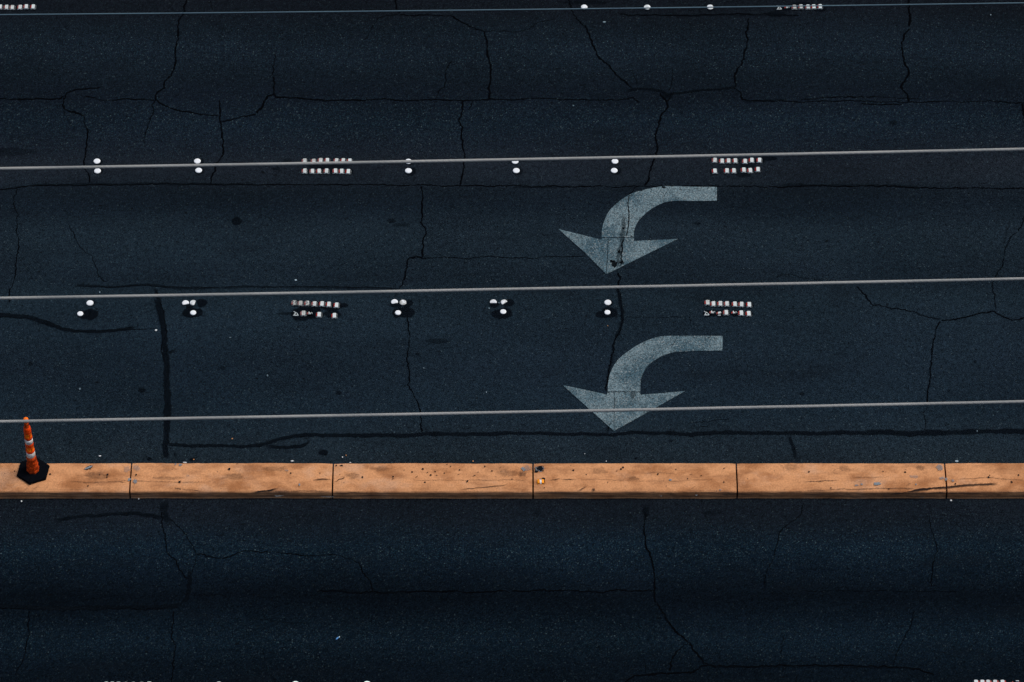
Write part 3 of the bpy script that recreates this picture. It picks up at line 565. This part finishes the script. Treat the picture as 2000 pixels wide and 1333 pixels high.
kr([(340,953.5),(348,955),(356,954.5)], .02, 'grime', .8); kr([(135,941),(180,944),(250,939.5),(300,941),(350,943),(400,942)], .018, 'scuff', .7)
kr([(330,953),(360,956),(400,961)], .012, 'scuff', .8); kr([(60,962),(70,954),(80,948)], .04, 'scuff', .45); kr([(45,962),(52,955),(58,949)], .04, 'scuff', .4); kr([(85,960),(92,953),(98,949)], .03, 'scuff', .35)
kr([(1740,965.5),(1790,958.5),(1850,952),(1900,948),(1950,945.5)], .034, 'grime', .75); kr([(1690,967),(1760,965),(1850,962)], .03, 'scuff', .7)
kr([(1500,965),(1600,958),(1700,955),(1790,955)], .022, 'scuff', .6); kr([(1568,942),(1600,941),(1640,938)], .022, 'scuff', .9); kr([(1625,924),(1630,918),(1633,914)], .012, 'scuff', .9); kr([(1625,924),(1640,928)], .014, 'grime', .7)
kr([(1770,951),(1775,946),(1782,944)], .016, 'grime', .7); kr([(1660,934),(1690,934),(1730,932)], .03, 'scuff', .35); kr([(1870,937),(1930,934),(2000,939)], .02, 'scuff', .7)
kr([(1345,960),(1355,953),(1362,948)], .02, 'scuff', .7); kr([(900,957),(985,949),(993,945)], .012, 'grime', .5); kr([(230,940),(240,943),(250,942)], .012, 'grime', .8)
kr([(1520,906),(1530,915),(1533,924)], .008, 'scuff', .8); kr([(1243,926),(1290,924),(1330,928)], .02, 'scuff', .5); kr([(1100,905.8),(1090,909)], .006, 'scuff', .8); kr([(800,938.5),(900,939),(1000,938),(1035,939)], .010, 'scuff', .7)
kr([(1065,939.5),(1120,937),(1180,938),(1260,941),(1400,938)], .009, 'scuff', .6)
kerb = empty('median_kerb', (0, yn, 0)); tag(kerb, 'long low kerb of orange painted concrete blocks dividing the road', None, None, 'structure')
gap = 0.011
for bi in range(len(J) - 1):
    x0, x1 = J[bi] + gap, J[bi + 1] - gap; rr = random.Random(bi)
    s = Sheet(); n = 34; m_ = len(prof); b0 = 0
    dz = rr.uniform(-0.004, 0.004) if 7 < bi < 14 else 0; dy = rr.uniform(-0.004, 0.004)
    for i in range(n + 1):
        t = i / n; x = x0 + (x1 - x0) * t
        e = min(t, 1 - t) * (x1 - x0); ch = max(0, 1 - e / 0.02)
        for j, (y, z) in enumerate(prof):
            wob = 0.004 * noise.noise(Vector((x * 2, j * .4, 1))) + 0.003 * noise.noise(Vector((x * 9, j * .6, 3)))
            zz = z + (wob * 0.6 - ch * 0.006 + dz if 1 <= j < base_i - 1 else 0)
            yy = y + dy + (wob * 1.6 if j > 6 else wob) 
            s.v.append((x, yy, zz)); s.uv.append((x, arc[base_i] - arc[j])); s.st.append(0)
        if i:
            for j in range(m_ - 1):
                a = (i - 1) * m_ + j; s.f.append((a, a + 1, a + 1 + m_, a + m_)); s.mi.append(0)
    for i in (0, n): s.f.append(tuple(i * m_ + j for j in range(m_))); s.mi.append(0)
    s.k = bi
    for typ, x, a in kdec:
        if not (J[bi] <= kerb_at(x, 930).x < J[bi + 1]): continue
        if typ == 'b':
            X, Y, A_, B_, kind, st, rot = a; s.blob(X, Y, A_, B_, KM[kind], st, z=0.0085, f=kerb_at, wob=.6, rot=rot)
        else:
            pts, wd, kind, st = a; s.ribbon(pts, wd, KM[kind], st, wander=.35, f=kerb_at, z=0.0075)
    o = obj('concrete_block', s.mesh('concrete_block'), [M['kerb'], M['scuff'], M['grime'], M['bare']], kerb)
    o.location = (0, -yn, 0)
# near-black core running low inside the blocks, seen through the joints
bm = bmesh.new(); bmesh.ops.create_cube(bm, size=1)
for v in bm.verts: v.co = Vector((v.co.x * (J[-1] - J[0]), (yf + yn) / 2 + v.co.y * (yf - yn - 0.09) - yn, 0.04 + v.co.z * 0.07))
obj('joint_core', bm_mesh('joint_core', bm), M['rubber'], kerb)

# ------------------------------------------------------------------ round studs
def dome(outline, h=0.019, name='round_stud'):
    bm = bmesh.new(); n = len(outline); cx = sum(p[0] for p in outline) / n; cy = sum(p[1] for p in outline) / n; rings = []
    for k, z in ((1.0, 0.0), (1.0, 0.006), (0.95, 0.0105), (0.85, 0.0128), (0.5, 0.0142), (0.2, 0.0145)):
        rings.append([bm.verts.new((cx + (x - cx) * k, cy + (y - cy) * k, z * h / 0.019)) for x, y in outline])
    for a, b in zip(rings, rings[1:]):
        for i in range(n): bm.faces.new((a[i], a[(i + 1) % n], b[(i + 1) % n], b[i]))
    bm.faces.new(rings[-1]); bm.faces.new(list(reversed(rings[0])))
    return bm_mesh(name, bm, True)
def circ(r_, n=28, cut=None, sd_=0):
    out = []
    for i in range(n):
        a = 2 * math.pi * i / n; x, y = r_ * math.cos(a), r_ * math.sin(a) 
        if cut:
            for (ca, cdist) in cut:      # clip by a line with a ragged edge
                nx, ny = math.cos(ca), math.sin(ca); d_ = x * nx + y * ny; lim = cdist * r_ + 0.006 * noise.noise(Vector((i * 1.7, sd_, 0)))
                if d_ > lim: x -= nx * (d_ - lim); y -= ny * (d_ - lim)
        out.append((x, y))
    return out
PIh = math.pi / 2
D_FULL = dome(circ(0.0505)); D_SMALL = dome(circ(0.0435))
D_CUTB = dome(circ(0.050, cut=[(-PIh, .35)], sd_=1)); D_CUTB2 = dome(circ(0.050, cut=[(-PIh + .25, .55)], sd_=4)); D_CUTR = dome(circ(0.049, cut=[(-0.3, .5)], sd_=9)); D_CUTR2 = dome(circ(0.049, cut=[(-0.9, .45)], sd_=5))
for me in (D_FULL, D_SMALL, D_CUTB, D_CUTB2, D_CUTR, D_CUTR2): me.materials.append(M['white'])
dots = [
 (1141,15,D_FULL,.9,'round white dot under the thin top cable, leftmost of three at the top edge','top'),
 (1264,15.2,D_FULL,1.15,'round white dot with dark smear, middle of three along the top edge','top'),
 (1387,15,D_FULL,1.15,'round white dot, third along the top edge, beside the reflector row','top'),
 (189.5,316,D_FULL,0,'white round dot just above the cable, far left pair of the upper line','up'),
 (190.5,335,D_FULL,0,'white round dot half hidden under the cable, far left pair of upper line','up'),
 (385.5,316,D_FULL,0,'white round dot above the cable in the second pair of the upper line','up'),
 (388,334,D_FULL,0,'white round dot below the cable in the second pair of the upper line','up'),
 (797.7,316.5,D_FULL,0,'white dot cut across by the cable, pair right of the left reflector cluster','up'),
 (797.7,334.7,D_FULL,0,'clear white dot below the cable, pair right of the left reflector cluster','up'),
 (1006,316.5,D_FULL,0,'white dot with its top under the cable, upper of the middle pair','up'),
 (1008.3,334.5,D_FULL,0,'white dot below the cable, lower of the middle pair on upper line','up'),
 (1201,316.3,D_FULL,0,'white round dot, upper of the pair above the first arrow head','up'),
 (1199.5,334.3,D_FULL,0,'white round dot, lower of the pair above the first arrow head','up'),
 (175.7,593,D_FULL,.35,'pitted white dot above the long black bitumen patch, far left of lower line','low'),
 (156.8,614,D_SMALL,0,'small white dot at the left end of the long black bitumen patch','low'),
 (362.5,593,D_CUTB2,.4,'chipped white dot, left of the touching broken pair beside the bitumen strip','low'),
 (377.5,592.5,D_CUTR,1.5,'broken white dot with black cracks, right one of the touching pair','low'),
 (377.3,612,D_SMALL,0,'small clean white dot beneath the chipped and cracked pair','low'),
 (770.5,591,D_CUTB2,.6,'chipped white dot, left of the broken pair right of left reflector cluster','low'),
 (787,592,D_FULL,2.0,'dirty white dot rubbed black in its middle, right of a chipped one','low'),
 (777.3,612,D_SMALL,0,'small white dot on a black patch below the rubbed black one','low'),
 (963.5,591.5,D_CUTB,.6,'cracked white dot with flat lower edge, left of the middle broken pair','low'),
 (984.5,591.5,D_CUTR2,1.4,'half broken white dot, right of the middle pair on the lower line','low'),
 (982.8,610,D_SMALL,0,'small white dot on black patch below the half broken one','low'),
 (1187,592,D_FULL,.5,'greyish white dot just left of the crack, above a cleaner one','low'),
 (1186.3,611.3,D_SMALL,0,'clean small white dot on a black patch just left of the crack','low'),
 (427.5,1338.6,D_CUTR,1.0,'broken white dot barely showing at the bottom edge, left of two whole ones','bot'),
 (577,1337.6,D_FULL,0,'white dot half cut by the bottom edge, middle of three','bot'),
 (716.8,1337.4,D_FULL,0,'white dot half cut by the bottom edge, rightmost of three','bot')]
GR = {'top': 'round dots along the top edge line', 'up': 'round dots of the upper double line', 'low': 'round dots of the lower double line', 'bot': 'round dots at the bottom edge'}
for i, (x, y, me, dirt, lab, g) in enumerate(dots):
    p = at(x, y, 0.006)
    o = bpy.data.objects.new('round_road_stud', me); C.objects.link(o); o.location = (p.x, p.y, 0.0105)
    o['dirt'] = float(dirt); tag(o, lab, 'road stud', GR[g])
    if me in (D_FULL, D_SMALL): o.rotation_euler.z = rnd.uniform(0, 6)
# ------------------------------------------------------------------ square reflective studs
def square_stud(worn=False):
    bm = bmesh.new(); hw, hd, zt = 0.045, 0.041, 0.019
    def arc_side(sg, w_, d_, z, notch):
        out = []
        for i in range(11):
            x = -w_ + 2 * w_ * i / 10; y = d_ + 0.007 * (1 - (x / w_) ** 2)
            if notch and sg < 0 and abs(x) < 0.008: y -= 0.012
            out.append((x * -sg if 0 else x, sg * y, z))
        return out
    def ring(w0, w1, d_, z, notch=True):
        lo = [(w0 + (w1 - w0) * i / 10) for i in range(11)]; pts = []
        for x in lo:
            u = (x - (w0 + w1) / 2) / ((w1 - w0) / 2); y = -(d_ + 0.006 * (1 - u * u))
            if notch and abs(x) < 0.0075: y += 0.013
            pts.append((x, y, z))
        for x in reversed(lo):
            u = (x - (w0 + w1) / 2) / ((w1 - w0) / 2); pts.append((x, d_ + 0.004 * (1 - u * u), z))
        return [bm.verts.new(p) for p in pts]
    def top():
        pts = ring(-0.023 if not worn else -0.021, 0.035 if not worn else 0.030, hd - .003, zt, False)
        for v in pts:
            u = min(1, abs(v.co.y) / hd)
            if worn:
                if v.co.x > 0.022: v.co.x -= 0.010 * (1 - u * u)
        return pts
    r0 = ring(-hw, hw, hd, 0.0); r1 = ring(-hw + .001, hw - .001, hd - .001, 0.005); r2 = top()
    n = len(r0)
    for a, b in ((r0, r1), (r1, r2)):
        for i in range(n): bm.faces.new((a[i], a[(i + 1) % n], b[(i + 1) % n], b[i]))
    bm.faces.new(r2); bm.faces.new(list(reversed(r0)))
    if worn:
        for f in bm.faces:
            c_ = f.calc_center_median()
            if c_.z > 0.008 and (c_.x > 0.030 or c_.x < -0.028): f.material_index = 1
    return bm_mesh('body', bm)
def lens_mesh(k=1.0):
    bm = bmesh.new(); d_ = 0.031 * k
    q_ = [(-0.0425, 0.0062), (-0.0235, 0.0196)]
    v = [bm.verts.new(p) for p in ((q_[0][0], -d_, q_[0][1]), (q_[0][0], d_, q_[0][1]), (q_[1][0] , d_, q_[1][1] + .001), (q_[1][0], -d_, q_[1][1] + .001))]
    u = [bm.verts.new((p.co.x + .002, p.co.y, p.co.z - .003)) for p in v]
    bm.faces.new(v)
    for i in range(4): bm.faces.new((v[i], v[(i + 1) % 4], u[(i + 1) % 4], u[i]))
    return bm_mesh('lens', bm)
def shard(polys, h=0.013):
    bm = bmesh.new()
    for P in polys:
        lo = [bm.verts.new((x, y, 0)) for x, y in P]; cx = sum(x for x, y in P) / len(P); cy = sum(y for x, y in P) / len(P)
        hi = [bm.verts.new((cx + (x - cx) * .88, cy + (y - cy) * .88, h * (0.8 + 0.3 * ((i * 7) % 3) / 3))) for i, (x, y) in enumerate(P)]
        bm.faces.new(hi)
        for i in range(len(P)): bm.faces.new((lo[i], lo[(i + 1) % len(P)], hi[(i + 1) % len(P)], hi[i]))
    return bm_mesh('body', bm)
BODY = square_stud(); BODY_WORN = square_stud(True); LENS = lens_mesh(); LENS_S = lens_mesh(.55)
SH = {1: shard([[(-.042,-.042),(.040,-.042),(.036,-.030),(-.030,-.030)], [(-.03,-.03),(-.02,-.032),(.006,.02),(-.002,.03)], [(.0,.02),(.012,.012),(.042,-.03),(.03,-.034)], [(-.04,.035),(-.032,.04),(-.006,.012),(-.014,.01)]]),
      2: shard([[(-.02,-.01),(.016,-.006),(.02,.012),(-.004,.014),(-.004,.034),(-.02,.036)], [(.018,.026),(.036,.020),(.040,-.006),(.033,-.002),(.03,.015),(.016,.02)]], .014),
      3: shard([[(-.022,-.008),(.01,-.004),(.026,.004),(.03,.022),(.014,.032),(-.022,.022)], [(-.028,-.042),(.02,-.044),(.016,-.034),(-.02,-.032)]], .016)}
for me in list(SH.values()) + [BODY, BODY_WORN]: me.materials.append(M['stud'])
BODY_WORN.materials.append(plain('rubbed_black_edge', (0.03, 0.035, 0.04, 1), .8, .1))
for me in (LENS, LENS_S): me.materials.append(M['lens'])
proto = None
def copy_thing(src):
    c = src.copy(); C.objects.link(c)
    for ch in src.children:
        d_ = ch.copy(); C.objects.link(d_); d_.parent = c
    return c
ORD = ['leftmost', 'second', 'third', 'fourth', 'fifth', 'sixth', 'rightmost']
WH = {'upper_left_up': 'in the upper row of left cluster under the upper cable', 'upper_left_low': 'in the lower row of left cluster below the upper cable',
 'upper_right_up': 'in the upper row of the cluster above first arrow tail', 'upper_right_low': 'in the lower row of the cluster above first arrow tail',
 'lower_left_up': 'in the upper row of the lower line left cluster', 'lower_left_low': 'in the lower row of the lower line left cluster',
 'lower_right_up': 'in the upper row of cluster above second arrow tail', 'lower_right_low': 'in the lower row of cluster above second arrow tail',
 'top_left': 'of the row in the top left corner', 'top_right': 'of the row at the top edge under thin cable',
 'bottom_left': 'of the row at the bottom edge on the left', 'bottom_right': 'of the row in the bottom right corner'}
for k, L in clusters.items():
    nL = len(L)
    for i, (x, y, dd) in enumerate(L):
        if x < -10 : continue
        flip = 'bottom' in k; p = at(x, y, 0.018); rz = (math.pi if flip else 0) + rnd.uniform(-.07, .07)
        if dd < 0:
            t = empty('reflective_road_stud', (p.x, p.y, 0.0105), rz)
            b = obj('body', SH[-dd], None, t); b['dirt'] = 1.0
            if dd != -1: ln = obj('lens', LENS_S, None, t); ln['dirt'] = 0.6
            state = 'shattered'
        else:
            if proto is None:
                t = empty('reflective_road_stud', (0, 0, 0)); obj('body', BODY, None, t); obj('lens', LENS, None, t); proto = t
            else: t = copy_thing(proto)
            t.location = (p.x, p.y, 0.0105); t.rotation_euler.z = rz
            for ch in t.children:
                if ch.name.startswith('body') and dd >= .35: ch.data = BODY_WORN
            for ch in t.children: ch['dirt'] = float(dd) if ch.name.startswith('body') else float(dd) * 0.55
            state = 'clean white' if dd < .35 else 'greyed' if dd < 1.25 else 'badly worn'
        od = ORD[i] if i < nL - 1 else 'rightmost'
        if k == 'top_left': od = ['', 'leftmost', 'second', 'third', 'fourth', 'fifth', 'rightmost'][i]
        tag(t, f'{state} square reflector, {od} {WH[k]}', 'road stud', 'square reflectors ' + WH[k].replace('in the ', '').replace('of the ', ''))

# amber stud stuck on the kerb
p = kerb_at(1056, 941.5); t = empty('amber_road_stud', (p.x, p.y, p.z + 0.004), .05)
bm = bmesh.new()
def tri(bm, pts0, pts1):
    a = [bm.verts.new(q_) for q_ in pts0]; b = [bm.verts.new(q_) for q_ in pts1]; n = len(a); bm.faces.new(b)
    for i in range(n): bm.faces.new((a[i], a[(i + 1) % n], b[(i + 1) % n], b[i]))
tri(bm, [(-.03,-.038,0),(.03,-.038,0),(.034,.03,0),(-.03,.03,0)], [(-.019,-.030,.018),(.018,-.026,.018),(.018,.024,.018),(-.019,.026,.018)])
o = obj('body', bm_mesh('body', bm), M['white'], t); o['dirt'] = .5
for sg in (-1, 1):
    bm = bmesh.new(); tri(bm, [(sg*.050,-.038,0),(sg*.012,-.038,0),(sg*.012,.03,0),(sg*.050,.028,0)], [(sg*.044,-.034,.017),(sg*.013,-.034,.0215),(sg*.013,.027,.0215),(sg*.044,.026,.017)])
    obj('lens', bm_mesh('lens', bm), M['amber'], t)
tag(t, 'small amber and white stud stuck on the orange kerb beside a joint', 'road stud')

# ------------------------------------------------------------------ traffic cone
base_p = at(64.5, 917.5, ztop + 0.05)
cone = empty('traffic_cone', (base_p.x, base_p.y, ztop), R(22))
tag(cone, 'slim orange traffic cone with two silver bands and black hexagonal base on kerb', 'traffic cone')
def prism(name, loops, mat, parent, smooth=False, cap=True):
    bm = bmesh.new(); rings = []
    for (r_, z, n, a0) in loops:
        rings.append([bm.verts.new((r_ * math.cos(a0 + 2 * math.pi * i / n), r_ * math.sin(a0 + 2 * math.pi * i / n), z)) for i in range(n)])
    for a, b in zip(rings, rings[1:]):
        n = len(a)
        for i in range(n): bm.faces.new((a[i], a[(i + 1) % n], b[(i + 1) % n], b[i]))
    if cap: bm.faces.new(rings[-1]); bm.faces.new(list(reversed(rings[0])))
    return obj(name, bm_mesh(name, bm, smooth), mat, parent)
prism('base', [(.236, .004, 6, 0), (.236, .030, 6, 0), (.228, .044, 6, 0), (.13, .052, 6, 0), (.095, .056, 6, 0)], M['rubber'], cone)
def lathe(name, prof_, mat, parent, n=28, smooth=True):
    return prism(name, [(r_, z, n, 0) for r_, z in prof_], mat, parent, smooth)
prism('collar', [(.090, .05, 8, 0), (.091, .085, 8, 0), (.083, .10, 8, 0), (.083, .15, 8, 0), (.086, .165, 8, 0), (.078, .185, 8, 0), (.070, .25, 8, 0), (.064, .262, 8, 0)], M['orange_dirty'], cone)
body = lathe('body', [(.060, .20), (.066, .262), (.065, .30), (.068, .303), (.068, .318), (.064, .322), (.0625, .36), (.059, .361), (.0575, .455), (.0605, .456), (.0605, .49), (.056, .495), (.0555, .58),
       (.0585, .583), (.058, .640), (.0545, .645), (.0515, .73), (.0545, .732), (.0535, .775), (.050, .78), (.0495, .855), (.0525, .86), (.0515, .90), (.049, .93), (.046, .965), (.034, .972), (.033, 1.04), (.030, 1.075)], M['orange'], cone)
for z0, z1, r0, r1 in ((.362, .455, .0625, .0610), (.645, .730, .0570, .0550)):
    lathe('reflective_band', [(r0 - .004, z0), (r0, z0 + .002), (r1, z1 - .002), (r1 - .004, z1)], M['band'], cone)
body.data.materials.append(M['orange_dark']); body.data.materials.append(M['orange_dirty'])
for f in body.data.polygons:
    z = f.center.z
    f.material_index = 2 if z < .36 or z > .972 and z < 1.06 else 1 if (z < .50 or .60 < z < .645 or .73 < z < .778 or .856 < z) else 0
# moulded ribs of the body
for a in range(4):
    for z0, z1, r_ in ((.50, .575, .0565), (.785, .85, .0505), (.205, .255, .073)):
        bm = bmesh.new(); bmesh.ops.create_cube(bm, size=1)
        for v in bm.verts: v.co = Vector((r_ + v.co.x * .006, v.co.y * .014, (z0 + z1) / 2 + v.co.z * (z1 - z0)))
        o = obj('rib', bm_mesh('rib', bm), M['orange_dirty'] if z0 < .3 else M['orange_dark'], cone); o.rotation_euler.z = R(a * 90 + 15)
lathe('handle', [(.026, 1.07), (.034, 1.085), (.037, 1.10), (.037, 1.125), (.032, 1.140), (.018, 1.150)], M['orange'], cone)

# ------------------------------------------------------------------ cables overhead
def cable(y0, y1, dia, zc, mat, label):
    a = at(0, y0, zc); b = at(2000, y1, zc); dx = b - a; n = 160; rad = dia / 2; K = 10
    P = []
    for i in range(n + 1):
        x = -48 + 96 * i / n; t = (x - a.x) / dx.x; y = a.y + dx.y * t
        P.append(Vector((x, y, zc + 0.00036 * (x * x - 30))))
    bm = bmesh.new(); c = P[n // 2]; prev = None
    for i, p in enumerate(P):
        ring = [bm.verts.new((p.x - c.x, p.y - c.y + rad * math.cos(2 * math.pi * k / K), p.z - c.z + rad * math.sin(2 * math.pi * k / K))) for k in range(K)]
        if prev:
            for k in range(K): bm.faces.new((prev[k], prev[(k + 1) % K], ring[(k + 1) % K], ring[k]))
        prev = ring
    o = obj('overhead_cable', bm_mesh('overhead_cable', bm, True), mat, loc=c); tag(o, label, 'cable', 'cables strung over the road')
ZC = 9.0   # metres over the road
cable(29.5, 6.5, 0.0145, 8.5, M['cable_dark'], 'thin dark blue grey cable along the top edge, above the three spaced round dots')
cable(330, 292, 0.036, ZC, M['cable'], 'thick grey cable over the upper double line of studs, second from the top')
cable(583, 545, 0.035, ZC, M['cable'], 'thick grey cable running just above the lower double line of studs')
cable(824, 785, 0.035, ZC, M['cable'], 'thick grey cable nearest the kerb, passing over the cone tip')

# ------------------------------------------------------------------ scraps on the road
LM = {'white': plain('white_paper', (.62, .66, .68, 1), .8, .2), 'pale': plain('pale_scrap', (.30, .40, .46, 1), .8, .2), 'grey': plain('grey_scrap', (.10, .15, .18, 1), .8, .2),
      'tan': plain('tan_leaf', (.50, .24, .10, 1), .8, .2), 'blue': plain('blue_wrapper', (.08, .25, .55, 1), .6, .3)}
def scrap(x, y, wx, wy, col, label, z=0.0105, rot=0.0):
    r_ = random.Random(int(x * 7 + y)); bm = bmesh.new(); n = 7; a_ = wx / 138 / 2; b_ = wy / 104 / 2
    lo = []; hi = []
    for i in range(n):
        an = 2 * math.pi * i / n; k = r_.uniform(.75, 1.15)
        lo.append(bm.verts.new((a_ * k * math.cos(an), b_ * k * math.sin(an), 0))); hi.append(bm.verts.new((a_ * k * math.cos(an) * .9, b_ * k * math.sin(an) * .9, .003 + r_.uniform(0, .006))))
    c = bm.verts.new((0, 0, .008))
    for i in range(n): bm.faces.new((lo[i], lo[(i + 1) % n], hi[(i + 1) % n], hi[i])); bm.faces.new((hi[i], hi[(i + 1) % n], c))
    p = at(x, y, z); o = obj('scrap', bm_mesh('scrap', bm), LM[col], loc=(p.x, p.y, z), rz=rot)
    tag(o, label, 'litter', 'small scraps lying on the road')
scrap(1180, 43.5, 7, 2.6, 'pale', 'pale torn scrap right of the diagonal crack near the top edge')
scrap(577.5, 547.5, 5, 4, 'pale', 'pale blue crumb above the second thick cable, left of centre')
scrap(195, 571, 2, 3, 'pale', 'tiny pale fleck just above the second cable, above the far left dots')
scrap(305, 645.5, 5, 3, 'white', 'white fleck at the end of the curved bitumen seal', rot=.5)
scrap(449.5, 660, 5, 2, 'grey', 'grey sliver right of the vertical bitumen strip')
scrap(156, 760, 5, 4, 'grey', 'grey green pebble in the empty lane left of bitumen strip')
scrap(195, 891, 5, 2.2, 'white', 'white sliver on the asphalt right of the traffic cone', rot=.1)
scrap(361, 904, 9, 2.2, 'white', 'long white strip caught against the kerb edge near the bitumen strip')
scrap(570.5, 901, 7, 2.6, 'white', 'white paper strip lying along the kerb, left of centre', rot=.15)
scrap(1868.5, 901.5, 8, 4.5, 'pale', 'pale grey lump against the kerb near the right edge')
scrap(659, 1247, 3, 6, 'blue', 'blue and white wrapper shred on the near lane', rot=-.7)
scrap(663, 1244.5, 2.2, 2.2, 'white', 'white tip beside the blue wrapper shred on the near lane')
scrap(453.5, 857.5, 3, 2.4, 'tan', 'orange crumb above the long bitumen seal left of centre')
scrap(378.5, 898, 3, 2.4, 'tan', 'tan crumb against the kerb right of the bitumen strip')
scrap(924, 901.5, 3, 2.4, 'tan', 'tan crumb by the kerb near the picture centre')
scrap(676, 890, 2.4, 2.2, 'tan', 'cream crumb above the kerb joint left of centre')
scrap(669, 893.5, 2.8, 2.6, 'white', 'white crumb just above the kerb joint left of centre')
scrap(684, 904, 4, 1.6, 'white', 'thin white flake on the kerb lip right of a joint')
scrap(1184, 901.5, 2.6, 2.4, 'white', 'white pebble by the kerb below the second arrow')
scrap(1142, 887, 2, 2, 'white', 'tiny white pebble below the tip of the second arrow')
scrap(827.5, 719.5, 3.6, 2.2, 'grey', 'small grey chip right of the thin vertical crack')
scrap(522.5, 734, 3, 5, 'grey', 'faint grey chip in the middle lane left of centre')
scrap(950, 766.5, 2, 2, 'pale', 'single pale fleck left of the second arrow point')
scrap(42, 979.5, 2.8, 2.6, 'white', 'white pebble below the kerb under the traffic cone')
scrap(271, 975, 2.4, 2.2, 'white', 'white pebble below the kerb at the first joint')
scrap(1857.5, 978, 5, 3, 'white', 'white flake below the kerb at the rightmost joint', rot=-.4)
scrap(1187, 637, 2, 1.8, 'tan', 'tiny orange crumb left of the crack above the second arrow')
scrap(955, 602.5, 4, 3, 'grey', 'grey shard left of the small dot of the middle group')
scrap(974.5, 592, 4, 3, 'grey', 'grey shard between the two broken dots of the middle pair')
scrap(1120, 207, 4, 2, 'grey', 'pale grey flake below the long upper crack')
scrap(1935, 29.5, 2.6, 2.2, 'pale', 'pale fleck near the top right corner')
scrap(1908.5, 842.5, 3, 4, 'grey', 'grey blob stuck on the bitumen seal near the right edge')
